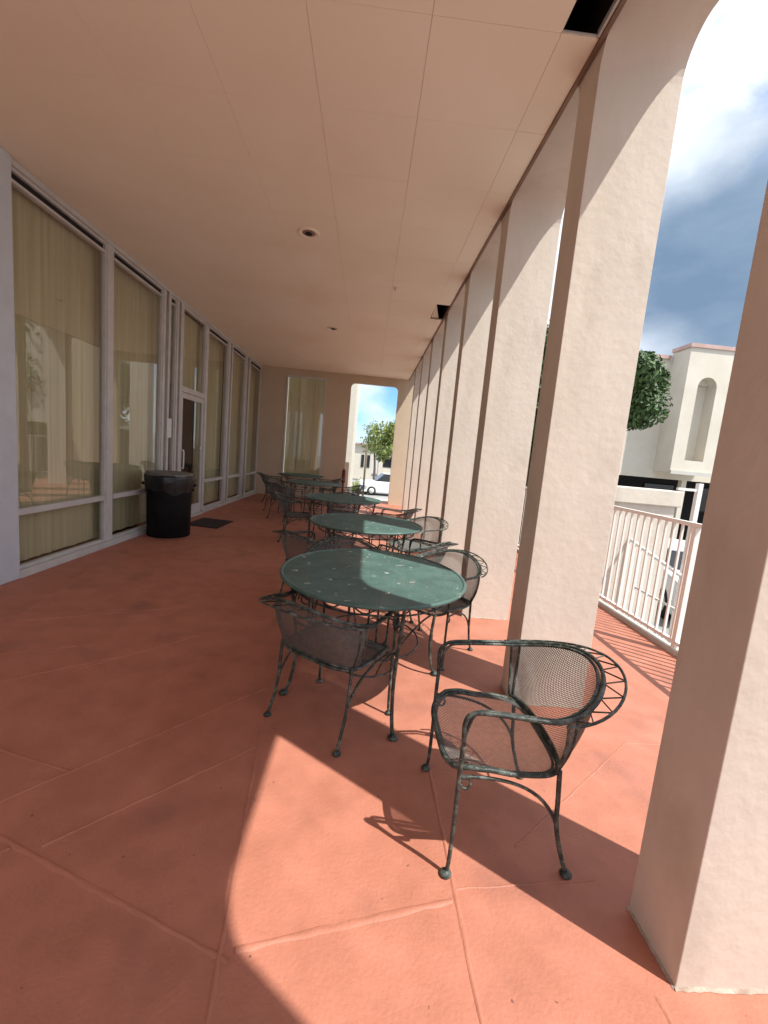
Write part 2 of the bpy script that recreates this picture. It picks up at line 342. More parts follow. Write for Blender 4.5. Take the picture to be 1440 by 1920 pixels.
# ------------------------------------------------------------------ end wall
ow0, ow1, oz, orr = -.66, .74, 3.52, .13
def arch_fill(m_, P, top, y0, y1):
    """solid above an arch line P (left to right) up to z = top, from y0 to y1"""
    k = len(P); vs = []
    for x, z in P: vs += [(x, y0, z), (x, y0, top), (x, y1, z), (x, y1, top)]
    fs = []
    for i in range(k-1):
        a, b = 4*i, 4*i+4
        fs += [(a, b, b+1, a+1), (a+2, a+3, b+3, b+2), (a, a+2, b+2, b)]
    m_.add(vs, fs)
def wall_with_holes():
    """end wall as polygons around a rounded doorway and a window"""
    m_ = MB(); y0, y1 = EY, EY+.16
    def slab(x0, x1, z0, z1): m_.box(x0, x1, y0, y1, z0, z1)
    slab(WX-.2, -2.55, 0, 4.35); slab(-2.55, -1.38, 0, .62); slab(-2.55, -1.38, 3.56, 4.35); slab(-1.38, ow0, 0, 4.35); slab(ow1, 2.0, 0, 4.35)
    # lintel with rounded corners
    n = 8; P = [(ow0, oz-orr)]+[(ow0+orr-orr*math.cos(math.pi/2*i/n), oz-orr+orr*math.sin(math.pi/2*i/n)) for i in range(1, n+1)]
    P += [(ow1+ow0-x, z) for x, z in reversed(P)]
    arch_fill(m_, P, 4.35, y0, y1)
    return m_
ew = thing('end_wall', (0, 0, 0), 'beige wall closing the far end of the patio, with a tall window and a rounded doorway', 'wall')
wall_with_holes().build('wall', M['stucco_in'], ew)
wf = MB(); y = EY
wf.box(-2.55, -2.51, y-.02, y+.08, .62, 3.56); wf.box(-1.42, -1.38, y-.02, y+.08, .62, 3.56); wf.box(-2.51, -1.42, y-.02, y+.08, .62, .67); wf.box(-2.51, -1.42, y-.02, y+.08, 3.51, 3.56)
wfo = wf.build('window', M['alu'], ew)
boxo('pane', M['glass'], wfo, -2.51, -1.42, y+.03, y+.036, .67, 3.51)
def blind(name, along, a0, a1, z0, z1, off, label, seed=0, matl='blind', grp='vertical blinds behind the patio windows'):
    r_ = random.Random(seed); m_ = MB(); n = max(2, int(abs(a1-a0)/.085)); wv = abs(a1-a0)/n
    for i in range(n):
        s0 = a0+wv*i-.008; s1 = a0+wv*(i+1)+.008; tw = r_.uniform(.010, .034); zz = z0+r_.uniform(0, .01); vs = []
        for q in range(5):
            u = q/4; c_ = s0+(s1-s0)*u; dd = off+tw*(u-.5)*2+.006*math.sin(math.pi*u)
            for z in (zz, z1): vs.append((dd, c_, z) if along == 'y' else (c_, dd, z))
        for q in range(5):
            u = q/4; c_ = s0+(s1-s0)*u; dd = off-.0015+tw*(u-.5)*2+.006*math.sin(math.pi*u)
            for z in (zz, z1): vs.append((dd, c_, z) if along == 'y' else (c_, dd, z))
        fs = [(2*q, 2*q+2, 2*q+3, 2*q+1) for q in range(4)]+[(10+2*q, 11+2*q, 13+2*q, 12+2*q) for q in range(4)]
        m_.add(vs, fs, True)
    return tag(m_.build('vertical_blind', M[matl]), label, 'blind', grp)
blind('b', 'x', -2.5, -1.43, .64, 3.54, EY+.17, 'beige vertical blind in the window of the far end wall', 5)
# ------------------------------------------------------------------ storefront
st = thing('storefront_wall', (WX, 0, 0), 'long glazed wall of grey aluminium framed windows and a glass door on the left side of the patio', 'window wall')
def bx(name, mt, y0, y1, z0, z1, d0=-.06, d1_=.035, parent=st, bevel=.003):
    return boxo(name, mt, parent, d0, d1_, y0, y1, z0, z1, bevel=bevel)
wl = MB(); wl.box(-.2, .02, -2.3, 3.88, 0, 4.35); wl.box(-.2, -.061, 3.88, EY, 3.755, 4.35); wl.build('wall', M['stucco_in'], st)
bx('corner_post', M['alu_w'], 3.88, 4.17, 0, CZ-.004, -.08, .05, bevel=.01)
bx('sill', M['alu'], 4.17, 7.72, 0, .075, -.1, .055); bx('sill', M['alu'], 8.80, EY-.004, 0, .075, -.1, .055)
bx('threshold', M['alu'], 7.72, 8.80, 0, .025, -.1, .07)
bx('header', M['alu'], 4.17, EY-.004, 3.69, CZ-.006, -.08, .03)
for a, b in [(5.60, 5.72), (7.03, 7.10), (7.20, 7.27), (7.50, 7.56), (7.64, 7.74), (8.79, 8.90), (10.12, 10.24), (10.34, 10.42), (11.50, 11.62), (11.78, 11.90)]:
    bx('mullion', M['alu'], a, b, .076, 3.689, -.055, .025)
def window(y0, y1, zr=.64, lower=True, z0=.077):
    m_ = MB(); e = .028
    m_.box(-.05, .008, y0+.001, y0+e, z0, 3.688); m_.box(-.05, .008, y1-e, y1-.001, z0, 3.688)
    m_.box(-.05, .008, y0+e, y1-e, 3.655, 3.688); m_.box(-.05, .008, y0+e, y1-e, z0, z0+e)
    if lower: m_.box(-.05, .020, y0+e, y1-e, zr-.03, zr+.03)
    m_.box(-.05, .014, y0+e, y1-e, 3.56, 3.585)
    o = m_.build('window', M['alu'], st)
    if lower: boxo('pane', M['glass'], o, -.03, -.025, y0+e, y1-e, z0+e, zr-.03)
    boxo('pane', M['glass'], o, -.03, -.025, y0+e, y1-e, zr+.03 if lower else z0+e, 3.56)
    d_ = MB(); d_.box(-.032, -.022, y0+e, y1-e, 3.586, 3.654); d_.build('dark_gap_strip', M['black'], o)  # black strip filling the gap below the header
for a, b in [(4.17, 5.60), (5.72, 7.03), (8.90, 10.12), (10.42, 11.50), (11.90, EY-.01)]: window(a, b)
window(7.27, 7.50, lower=False)
# transom window above the door
tw = MB(); tw.box(-.05, .012, 7.74, 7.78, 2.36, 3.688); tw.box(-.05, .012, 8.75, 8.79, 2.36, 3.688); tw.box(-.05, .012, 7.78, 8.75, 3.64, 3.688); tw.box(-.05, .018, 7.74, 8.79, 2.27, 2.36)
two = tw.build('window', M['alu'], st); boxo('pane', M['glass'], two, -.03, -.025, 7.78, 8.75, 2.36, 3.64)
dr = MB(); dr.box(-.045, .006, 7.745, 7.83, .03, 2.262); dr.box(-.045, .006, 8.70, 8.785, .03, 2.262); dr.box(-.045, .006, 7.83, 8.70, 2.17, 2.262); dr.box(-.045, .006, 7.83, 8.70, .03, .22)
dro = dr.build('door', M['alu'], st); boxo('pane', M['glass'], dro, -.02, -.015, 7.83, 8.70, .22, 2.17)
h_ = MB(); h_.tube([(.01, 7.80, 1.26), (.05, 7.80, 1.26), (.055, 7.80, 1.22), (.055, 7.80, .98), (.05, 7.80, .94), (.01, 7.80, .94)], .014, 8); h_.build('handle', M['paper'], dro)
bz = MB(); bz.tube([(.01, 8.66, 1.30), (.02, 8.66, 1.30)], .03, 12); bz.build('lock', M['chrome'], dro)
pp = tag(boxo('paper_notice', M['paper'], None, WX+.0265, WX+.029, 7.20, 7.36, 1.46, 1.77), 'white paper notice taped on the frame left of the glass door', 'notice')
ya = [(4.17, 5.60, 'beige vertical blind in the large nearest window on the left'), (5.72, 7.03, 'beige vertical blind in the second window, behind the trash can'), (7.27, 7.50, 'narrow strip of beige blind in the slim sidelight left of the door'),
      (8.90, 10.12, 'beige vertical blind in the first window beyond the glass door'), (10.42, 11.50, 'beige vertical blind in the second window beyond the glass door'), (11.90, 13.05, 'beige vertical blind in the last window by the end wall')]
for i, (a, b, l) in enumerate(ya): blind('b', 'y', a-.03, b+(.03 if i == 2 else .16), .09, 3.66, WX-.15-.035*(i % 2), l, i)
blind('b', 'y', 7.74, 8.79, 2.38, 3.66, WX-.17, 'short beige blind in the transom above the glass door', 9)
im = MB(); im.box(WX-2.72, WX-2.6, 3.5, EY+.3, 0, 4.3); im.box(WX-2.6, WX-.21, 3.5, 3.6, 0, 4.3); im.box(WX-2.6, WX-.21, EY+.1, EY+.2, 0, 4.3); im.box(WX-2.6, WX-.062, 3.5, EY+.1, 3.82, 3.9)
tag(im.build('interior_wall', M['room']), 'dark brown interior walls seen through the glass door', 'wall')

# ------------------------------------------------------------------ bin, mat, red post
b = thing('trash_can', (-2.93, 6.58, 0), 'round black trash can with a bag liner, in front of the second window', 'trash can')
t = MB(); t.lathe([(.285, 0), (.298, .01), (.305, .45), (.312, .80), (.318, .88), (.32, .90), (.305, .90), (.29, .6), (.001, .55)], 36, cap=False); t.build('body', M['bin'], b)
t = MB(); rl = random.Random(3); n = 44; prof = [(.300, .70), (.312, .905), (.335, .925), (.345, .90), (.336, .80), (.328, .68)]
vs = []
for r_, z_ in prof:
    for q in range(n):
        a = 2*math.pi*q/n; wob = .010*math.sin(a*5+z_*9)+.006*math.sin(a*13+1)+rl.uniform(-.004, .004)
        zz = z_+(.03*math.sin(a*3+1)+.015*math.sin(a*8) if z_ == .68 else 0); vs.append(((r_+wob*(1 if z_ < .9 else .5))*math.cos(a), (r_+wob*(1 if z_ < .9 else .5))*math.sin(a), zz))
t.add(vs, [(i*n+q, i*n+(q+1) % n, (i+1)*n+(q+1) % n, (i+1)*n+q) for i in range(len(prof)-1) for q in range(n)], True)
t.build('bag_liner', M['liner'], b)
t = MB(); t.lathe([(.331, .90), (.340, .915), (.318, .955), (.29, .958), (.20, .945), (.001, .943)], 36, cap=False); t.build('lid', mat('grey_plastic', (.10, .105, .10), (.16, .16, .15), 14, .5), b)
for a in (R(200), R(20)):
    t = MB(); ca, sa = math.cos(a), math.sin(a)
    t.tube([(ca*.30-sa*y_, sa*.30+ca*y_, z_) if False else (ca*(.30+dx)-sa*y_, sa*(.30+dx)+ca*y_, z_) for dx, y_, z_ in [(0, -.07, .76), (.045, -.07, .77), (.06, -.03, .78), (.06, .03, .78), (.045, .07, .77), (0, .07, .76)]], .014, 8)
    t.build('handle', M['bin'], b)
mt_ = MB(); mt_.add([(-3.05, 7.42, .001), (-2.45, 7.30, .001), (-2.42, 8.12, .001), (-3.02, 8.22, .001), (-3.04, 7.43, .014), (-2.46, 7.315, .014), (-2.43, 8.105, .014), (-3.01, 8.205, .014)], [(0, 3, 2, 1), (4, 5, 6, 7), (0, 1, 5, 4), (1, 2, 6, 5), (2, 3, 7, 6), (3, 0, 4, 7)])
tag(mt_.build('door_mat', M['mat']), 'dark rectangular door mat on the floor before the glass door', 'door mat')
fp = MB(); fp.lathe([(.07, 0), (.07, .02), (.03, .03), (.03, .55), (.055, .60), (.055, .92), (.03, .97), (.001, .98)], 14, (-.66, EY-.35, 0))
tag(fp.build('red_post', M['red']), 'slim dark red post on the left of the far doorway', 'post')

# ------------------------------------------------------------------ expanded-metal lattice
def lattice(m_, S, nu, nv, wd, th, keep=None):
    """diamond wire net on a surface S(u,v); triangular-section wires"""
    cache = {}
    def P(i, j_):
        if (i, j_) not in cache:
            u, v = i/nu, j_/nv; e = 1e-3
            p = Vector(S(u, v)); pu = Vector(S(min(u+e, 1), v))-Vector(S(max(u-e, 0), v)); pv = Vector(S(u, min(v+e, 1)))-Vector(S(u, max(v-e, 0)))
            nn = pu.cross(pv); nn = nn.normalized() if nn.length > 1e-9 else Vector((0, 0, 1))
            cache[(i, j_)] = (p, nn)
        return cache[(i, j_)]
    for i in range(nu):
        for j_ in range(nv+1):
            if (i+j_) % 2: continue
            for dj in (-1, 1):
                if not 0 <= j_+dj <= nv: continue
                (a, na), (b_, nb) = P(i, j_), P(i+1, j_+dj)
                if keep and not (keep(a) and keep(b_)): continue
                d = b_-a
                if d.length < 1e-5: continue
                s = d.cross(na).normalized()*wd
                vs = [a+s+na*th*0, a+na*th, a-s, b_+s, b_+nb*th, b_-s]
                m_.add(vs, [(0, 1, 4, 3), (1, 2, 5, 4), (2, 0, 3, 5)], False)

# ------------------------------------------------------------------ chair  (local +x is forward)
def make_chair():
    t = thing('patio_chair', (0, 0, 0), '', 'chair')
    FX, FY, BX, BY = .22, .265, -.21, .245
    CXr, CXb = -.05, -.36         # ring centre, back
    def ring(th, rx, ry, z0=.655, z1=.75, cx=CXr):     # th: -pi/2..pi/2 around the back
        return Vector((cx-rx*math.cos(th), ry*math.sin(th), z1-(z1-z0)*abs(math.sin(th))**2))
    # arm rail: twin tubes, from the leg top round the back
    ar = MB()
    for off, rr, dzz in ((0, .0085, 0), (.019, .0062, -.004)):
        pts = [Vector((FX+.004, -(FY+.002-off*.5), .52)), Vector((FX+.010-off, -(FY+.004-off*.3), .60)), Vector((FX-.010-off, -(FY+.008-off*.6), .640+dzz)), Vector((FX-.07, -(FY+.022-off), .655+dzz))]
        n = 22
        for i in range(n+1):
            th = -math.pi/2+math.pi*i/n; p = ring(th, .30-off, .315-off); p.z += dzz; pts.append(p)
        pts += [Vector((p.x, -p.y, p.z)) for p in reversed(pts[:4])]
        ar.tube(spline(pts, 3), rr, 8)
    ar.build('arm_rail', M['iron'], t)
    # outer rim with zigzag
    orm = MB(); n = 30; O = []
    for i in range(n+1):
        th = R(-82)+R(164)*i/n; k = math.cos(th)**.55
        p = ring(th, .30+.085*k, .315+.075*k*.9); p.z -= .006*k; O.append(p)
    orm.tube(O, .0055, 6)
    zz = []; nz = 20
    for i in range(nz+1):
        th = R(-74)+R(148)*i/nz; k = math.cos(th)**.55 if i % 2 else 0.02
        p = ring(th, .30+.085*k, .315+.068*k); p.z -= .003; zz.append(p)
    orm.tube(zz, .0036, 5)
    orm.build('outer_rim', M['iron'], t)
    # seat
    def Srim(a):   # superellipse seat outline, a: 0..2pi
        ca, sa = math.cos(a), math.sin(a); e = .50
        x = .040+.222*math.copysign(abs(ca)**e, ca); yy = .262*math.copysign(abs(sa)**e, sa)
        z = .425-.012*(x < .05)-.010*abs(ca)+ (-.03*max(0, (x-.19)/.06))
        return Vector((x, yy, z))
    sf = MB(); k = 56
    rim = [Srim(2*math.pi*i/k) for i in range(k)]
    sf.tube(rim, .0095, 8, closed=True)
    rim2 = [Vector((.040+(p.x-.040)*.935, p.y*.94, p.z-.004)) for p in rim]; sf.tube(rim2, .006, 6, closed=True)
    seat = MB()
    def SS(u, v):
        # square -> superellipse-ish disc
        x, y_ = 2*u-1, 2*v-1
        xx = x*math.sqrt(1-.24*y_*y_); yy = y_*math.sqrt(1-.24*x*x)
        return (.040+.218*xx, .258*yy, .418-.02*(1-x*x)*(1-y_*y_)-.012*abs(xx)-.02*max(0, xx-.75)/.25)
    lattice(seat, SS, 84, 84, .0017, .0014)
    so_ = seat.build('seat', M['mesh'], t); sf.build('seat_frame', M['iron'], so_)
    # backrest mesh from the rear of the seat flaring up to the rail
    back = MB(); T0 = R(76)
    def SB(u, v):
        th = -T0+2*T0*u
        b0 = Vector((-.065-.118*max(0, math.cos(th))**.5, .255*math.sin(th)/math.sin(T0), .422)); tp_ = ring(th, .293, .308); tp_.z -= .006
        p = b0.lerp(tp_, v); bul = .018*math.sin(math.pi*v); p.x -= bul*math.cos(th); p.y += bul*math.sin(th)
        return p
    lattice(back, SB, 140, 54, .0016, .0014)
    bo = back.build('backrest', M['mesh'], t)
    bs = MB()
    for u in (0.0, .05, .95, 1.0):
        bs.tube([SB(u, v/8) for v in range(9)], .0055, 6)
    bs.tube([SB(i/24, 0.0) for i in range(25)], .008, 6)
    bs.build('back_strut', M['iron'], bo)
    for sy in (-1, 1):
        lg = MB(); lg.tube(spline([(FX+.004, sy*FY, .53), (FX+.006, sy*FY, .40), (FX+.004, sy*(FY-.002), .2), (FX+.006, sy*(FY), .06), (FX+.012, sy*(FY+.002), .012)], 5), .0092, 8, r2=.0075)
        # curved brace from the front post to the rear leg
        lg.tube(bez((FX+.004, sy*FY, .395), (FX-.20, sy*(FY-.01), .40), (BX+.10, sy*(BY), .34), (BX+.045, sy*BY, .20), 14), .0068, 6)
        # little scroll under the seat
        sc_ = [(FX-.02+.026*math.cos(a)*(1-a/14), sy*(FY-.008), .36+.026*math.sin(a)*(1-a/14)) for a in [q*.5 for q in range(1, 14)]]
        lg.tube(sc_, .005, 6)
        lo = lg.build('leg', M['iron'], t)
        ft = MB(); ft.lathe([(.010, 0), (.021, .002), (.023, .008), (.016, .016), (.009, .022)], 14, (FX+.014, sy*(FY+.002), 0)); ft.build('foot', M['iron'], lo)
        lg = MB(); lg.tube(spline([(-.145, sy*.245, .425), (-.155, sy*.245, .31), (BX+.045, sy*BY, .20), (BX+.015, sy*BY, .09), (BX-.015, sy*(BY+.004), .012)], 5), .0095, 8, r2=.0085)
        lo = lg.build('leg', M['iron'], t)
        ft = MB(); ft.lathe([(.010, 0), (.021, .002), (.023, .008), (.016, .016), (.009, .022)], 14, (BX-.017, sy*(BY+.004), 0)); ft.build('foot', M['iron'], lo)
    return t
# ------------------------------------------------------------------ table
def make_table():
    t = thing('patio_table', (0, 0, 0), '', 'table')
    tp_ = MB(); r0 = .60; z = .755
    def S(u, v): return ((2*u-1)*r0, (2*v-1)*r0, z)
    n = 150
    lattice(tp_, S, n, n, .0044, .0016, keep=lambda p: p.x*p.x+p.y*p.y < (r0-.004)**2)
    rad = tp_.build('tabletop', M['table'], t)
    rm = MB(); k = 72; rm.tube([(r0*math.cos(2*math.pi*i/k), r0*math.sin(2*math.pi*i/k), z-.004) for i in range(k)], .0125, 8, closed=True)
    for rr, zz in ((r0-.03, z-.012),): rm.tube([(rr*math.cos(2*math.pi*i/k), rr*math.sin(2*math.pi*i/k), zz) for i in range(k)], .006, 6, closed=True)
    for a in range(4):
        ca, sa = math.cos(a*math.pi/4), math.sin(a*math.pi/4); rm.tube([(-ca*(r0-.01), -sa*(r0-.01), z-.013-a*.0015), (ca*(r0-.01), sa*(r0-.01), z-.013-a*.0015)], .005, 6)
    rm.build('rim', M['table'], rad)
    ap = MB()   # wavy apron under the rim
    ap.tube([(.52*math.cos(a), .52*math.sin(a), z-.05+.022*math.sin(a*16)) for a in [2*math.pi*i/160 for i in range(160)]], .0048, 5, closed=True)
    ap.tube([(.52*math.cos(a), .52*math.sin(a), z-.078) for a in [2*math.pi*i/60 for i in range(60)]], .0055, 6, closed=True)
    ap.build('apron', M['iron'], t)
    for q in range(4):
        a = R(18+90*q); ca, sa = math.cos(a), math.sin(a)
        def W(r_, z_, s=0): return (ca*r_-sa*s, sa*r_+ca*s, z_)
        lg = MB()
        lg.tube(spline([W(.535, .745), W(.53, .66), W(.50, .45), W(.485, .25), W(.51, .08), W(.545, .012)], 5), .011, 8)
        lg.tube(spline([W(.50, .46), W(.40, .40), W(.28, .28), W(.20, .16)], 5), .007, 6)
        lg.tube([W(.44+.05*math.cos(e)*(1-e/16), .60+.05*math.sin(e)*(1-e/16)) for e in [x_*.45 for x_ in range(0, 18)]], .0055, 6)
        lg.tube([W(.47, .62+.03*math.sin(e*2), .05*e) if False else W(.505, .66-.02*e, .03*math.sin(e*1.5)) for e in range(0, 7)], .005, 6)
        lo = lg.build('leg', M['iron'], t)
        ft = MB(); ft.lathe([(.012, 0), (.028, .002), (.03, .010), (.018, .022), (.010, .028)], 14, W(.547, 0)); ft.build('foot', M['iron'], lo)
    br = MB(); br.tube([(.20*math.cos(2*math.pi*i/40), .20*math.sin(2*math.pi*i/40), .16) for i in range(40)], .007, 6, closed=True)
    br.tube([(.34*math.cos(2*math.pi*i/48), .34*math.sin(2*math.pi*i/48), .335) for i in range(48)], .006, 6, closed=True)
    br.build('base_ring', M['iron'], t)
    return t
T0_ = make_table()
tables = [(.10, 2.66, 0, 'nearest round green metal mesh table, half of its top in sun'), (.05, 4.62, .5, 'second round green mesh table, part shaded, behind the nearest one'),
          (-.33, 6.85, .9, 'third round dark green mesh table, in shade down the patio'), (-1.12, 9.5, .2, 'fourth dark round mesh table, in shade left of the far doorway'), (-1.75, 11.75, .6, 'farthest dark round mesh table, before the end wall window')]
for i, (x, y_, a, l) in enumerate(tables):
    o = T0_ if i == 0 else copy_tree(T0_); o.location = (x, y_, 0); o.rotation_euler = (0, 0, a)
    o.scale = (.95, 1.04, 1) if i == 0 else (1, 1, 1); tag(o, l, 'table', 'round mesh patio tables')
C0 = make_chair()
chairs = [(.645, 1.64, 180, 'empty wrought iron mesh armchair in the foreground, standing clear of the tables in the sun'),
          (-.105, 2.30, 55, 'dark mesh armchair tucked under the nearest table, its back to the camera'),
          (.62, 3.27, 228, 'mesh armchair at the far right of the nearest table, before the third column'),
          (-.10, 3.38, 275, 'armchair behind the nearest table, only its curved back rail showing over the tabletop'),
          (.52, 4.10, 139, 'sunlit armchair between the two nearest tables, curved rail level with the second tabletop'),
          (-.42, 4.06, 50, 'shaded armchair at the near left of the second table'),
          (.68, 5.30, 225, 'armchair at the far right of the second table, by the columns'),
          (.45, 6.45, 165, 'armchair at the right of the third table, partly in sun'),
          (-1.08, 6.95, 5, 'shaded armchair at the left of the third table'),
          (-.35, 7.6, 270, 'shaded armchair behind the third table'),
          (-1.62, 8.85, 50, 'shaded armchair at the near left of the fourth table'),
          (-.40, 9.85, 205, 'shaded armchair at the right of the fourth table'),
          (-1.95, 9.95, 330, 'shaded armchair at the left of the fourth table'),
          (-2.45, 11.5, 10, 'dark armchair at the left of the farthest table, near the last window'),
          (-1.0, 11.9, 190, 'dark armchair at the right of the farthest table')]
for i, (x, y_, a, l) in enumerate(chairs):
    o = C0 if i == 0 else copy_tree(C0); o.location = (x, y_, 0); o.rotation_euler = (0, 0, R(a)); tag(o, l, 'chair', 'wrought iron mesh patio armchairs')

# ------------------------------------------------------------------ railing at the deck edge
kb = MB(); kb.box(DX-.05, DX+.02, -6, EY+1, .001, .045); tag(kb.build('deck_kerb', M['concrete']), 'pale pinkish kerb strip under the white railing', 'kerb')
rl_ = thing('deck_railing', (DX-.015, 0, 0), 'white metal railing with thin upright balusters along the open edge of the patio', 'railing')
RY0, RY1 = -5.5, EY+.9
m_ = MB(); m_.box(-.022, .022, RY0, RY1, 1.13, 1.165); m_.build('top_rail', M['white'], rl_)
m_ = MB(); m_.box(-.018, .018, RY0, RY1, .085, .115); m_.build('bottom_rail', M['white'], rl_)
bal = MB(); bal.box(-.009, .009, -.009, .009, .115, 1.13); bo_ = bal.build('baluster', M['white'], rl_)
yy_ = [2.4+.105*i for i in range(0, 100)]
posts = [-5.4, -3.9, -2.4, -.9, .6, 2.05, 3.50, 5.05, 6.6, 8.1, 9.6, 11.1, 12.6]
first = True
for y_ in yy_:
    if y_ > RY1: break
    if any(abs(y_-p) < .05 for p in posts): continue
    if first: bo_.location = (0, y_, 0); first = False; continue
    q = bo_.copy(); col.objects.link(q); q.parent = rl_; q.location = (0, y_, 0)
bb = MB()
yv = -5.3
while yv < 2.35:
    bb.box(-.009, .009, yv-.009, yv+.009, .115, 1.13); yv += .105
bb.build('balusters', M['white'], rl_)['kind'] = 'stuff'
p0 = MB(); p0.box(-.022, .022, -.022, .022, -.0, 1.129); p0o = p0.build('post', M['white'], rl_)
for i, y_ in enumerate(posts):
    q = p0o if i == 0 else p0o.copy()
    if i: col.objects.link(q); q.parent = rl_
    q.location = (0, y_, 0)
# stair side wall, stair rail
sw = thing('stair_wall', (0, 0, 0), 'beige stucco wall with a projecting cap just beyond the white railing', 'wall')
boxo('wall', M['stucco'], sw, 3.35, 4.50, 6.03, 6.25, GZ, 1.13); boxo('cap', M['stucco'], sw, 3.30, 4.56, 5.98, 6.30, 1.13, 1.36, bevel=.015)
srl = thing('stair_railing', (3.9, 0, 0), 'white sloping stair handrail descending beyond the deck railing', 'railing')
m_ = MB(); z_at = lambda y_: .75-(6.66-y_)*.2155*1.0
m_.tube([(0, 6.9, z_at(6.9)), (0, 3.4, z_at(3.4))], .024, 8); m_.build('handrail', M['white'], srl)
m_ = MB(); m_.tube([(0, 5.75, -.02), (0, 3.4, -.10)], .018, 6); m_.build('lower_rail', M['white'], srl)
y_ = 6.85; b0 = None
while y_ > 3.4:
    z1 = z_at(y_)
    m_ = MB(); m_.box(-.012, .012, -.012, .012, GZ+.02, 0); 
    if b0 is None:
        m_ = MB(); m_.box(-.012, .012, -.012, .012, -1.9, 0); b0 = m_.build('baluster', M['white'], srl); q = b0
    else: q = b0.copy(); col.objects.link(q); q.parent = srl
    q.location = (0, y_, z1); y_ -= .14
fr = thing('carport_post_frame', (0, 0, 0), 'slim white square post with a short top bar standing beyond the stair', 'post')
m_ = MB(); m_.box(3.98, 4.035, 5.0, 5.055, GZ, 1.50); m_.build('post', M['white'], fr)
m_ = MB(); m_.box(3.74, 3.979, 5.01, 5.045, 1.40, 1.43); m_.build('bar', M['white'], fr)

# ------------------------------------------------------------------ trees
def tree(name, base, h, crown_c, crown_r, label, leaf='leaf', nleaf=5000, trunk_r=.12, ls=.09, seed=1, gap=.18, group=None, flat=1.0):
    r_ = random.Random(seed); t = thing(name, base, label, 'tree', group)
    tm = MB(); top = Vector(crown_c)-Vector(base)
    tm.tube(spline([(0, 0, 0), (top.x*.3+.05, top.y*.3, top.z*.35), (top.x*.8, top.y*.8, top.z*.75), tuple(top)], 5), trunk_r, 8, r2=trunk_r*.35)
    clumps = []
    for _ in range(26):
        while True:
            v = Vector((r_.uniform(-1, 1), r_.uniform(-1, 1), r_.uniform(-1, 1)))
            if .25 < v.length < 1: break
        clumps.append((top+Vector((v.x*crown_r[0]*.78, v.y*crown_r[1]*.78, v.z*crown_r[2]*.78)), r_.uniform(.28, .45)))
    for cpos, _ in clumps[:12]: tm.tube(bez(top*.7, top*.85, cpos*.6+top*.4, cpos, 6), trunk_r*.3, 6, r2=.01)
    tm.build('trunk', M['bark'], t)
    cm = MB(); rmn = sum(crown_r)/3
    for i in range(nleaf):
        cpos, cr = r_.choice(clumps); v = Vector((r_.gauss(0, 1), r_.gauss(0, 1), r_.gauss(0, 1))).normalized()*(r_.random()**.4)*cr*rmn
        p = cpos+v; nrm = (v.normalized()*.7+Vector((r_.uniform(-1, 1), r_.uniform(-1, 1), r_.uniform(-.3, 1)))*.7).normalized()
        u = nrm.orthogonal().normalized(); u = (u*math.cos(i)+nrm.cross(u)*math.sin(i)); ww = nrm.cross(u); s = ls*r_.uniform(.6, 1.3)
        cm.add([p-u*s, p+ww*s*.42+nrm*s*.12, p+u*s, p-ww*s*.42+nrm*s*.12], [(0, 1, 2, 3)], False)
    cm.build('crown', M[leaf], t)
    return t
tree('round_tree', (5.9, 10.6, GZ), 6, (5.62, 10.6, 3.62), (1.42, 1.3, 1.05), 'dense round dark green tree before the pale building on the right', 'leaf', 22000, .12, .075, 3)
tree('broadleaf_tree', (3.2, 42, GZ), 6, (2.5, 42, 2.6), (1.9, 2.2, 2.6), 'sunny yellow green tree seen through the far doorway', 'leaf_y', 5000, .2, .22, 5)
tree('bare_tree', (.9, 48, GZ), 6, (.6, 48, 3.4), (1.5, 1.5, 2.3), 'thin pale leafed tree against the sky in the far doorway', 'leaf_y', 1100, .16, .18, 8)
for i, (x, y_, rr) in enumerate([(4.55, 12.0, 1.15), (5.0, 15.8, 1.3), (5.6, 21.0, 1.6)]):
    tree('tall_tree', (x, y_, GZ), 7, (x, y_, 3.3), (rr, rr, 2.7), ['dark tree glimpsed in the slit between the second and third columns', 'dark tree glimpsed in the slit between the third and fourth columns', 'dark tree farthest along the outer side, in the narrow slits between columns'][i], 'leaf', 6000, .16, .12, 30+i, group='trees along the outer side of the patio')
# tree and hedge row outside seen mostly in window reflections
for i, (x, y_, z, s) in enumerate([(12, -2, 1.6, 2.6), (13, 3.5, 1.2, 2.4), (14, -8, 2.0, 3)]):
    tree('broadleaf_tree', (x, y_, GZ), 6, (x, y_, z), (s, s, s*.85), ['leafy tree across the lot, reflected in the nearest window', 'leafy tree across the lot, reflected faintly in the second window', 'leafy tree behind the camera across the lot'][i], 'leaf', 3500, .2, .24, 20+i)
sh = MB(); r_ = random.Random(3)
for i in range(1500):
    p = Vector((-.35+r_.gauss(0, .38), 33.5+r_.gauss(0, .5), GZ+.1+abs(r_.gauss(0, .34)))); u = Vector((r_.uniform(-1, 1), r_.uniform(-1, 1), r_.uniform(-1, 1))).normalized(); v = u.orthogonal().normalized()
    sh.add([p-u*.08, p+v*.04, p+u*.08, p-v*.04], [(0, 1, 2, 3)])
tag(sh.build('shrub', M['leaf_y']), 'low yellow green shrub at the foot of the pale wall through the far doorway', 'shrub')

# ------------------------------------------------------------------ building across on the right
bd = thing('pale_two_storey_building', (0, 0, 0), 'pale two storey stucco building with an arched niche bay, across the lot on the right', 'building')
BZ0, BZ1 = 1.80, 5.80
w_ = MB(); w_.box(3.0, 30, 14.853, 15.3, 1.55, 5.58); w_.build('wall', M['far_wall'], bd)
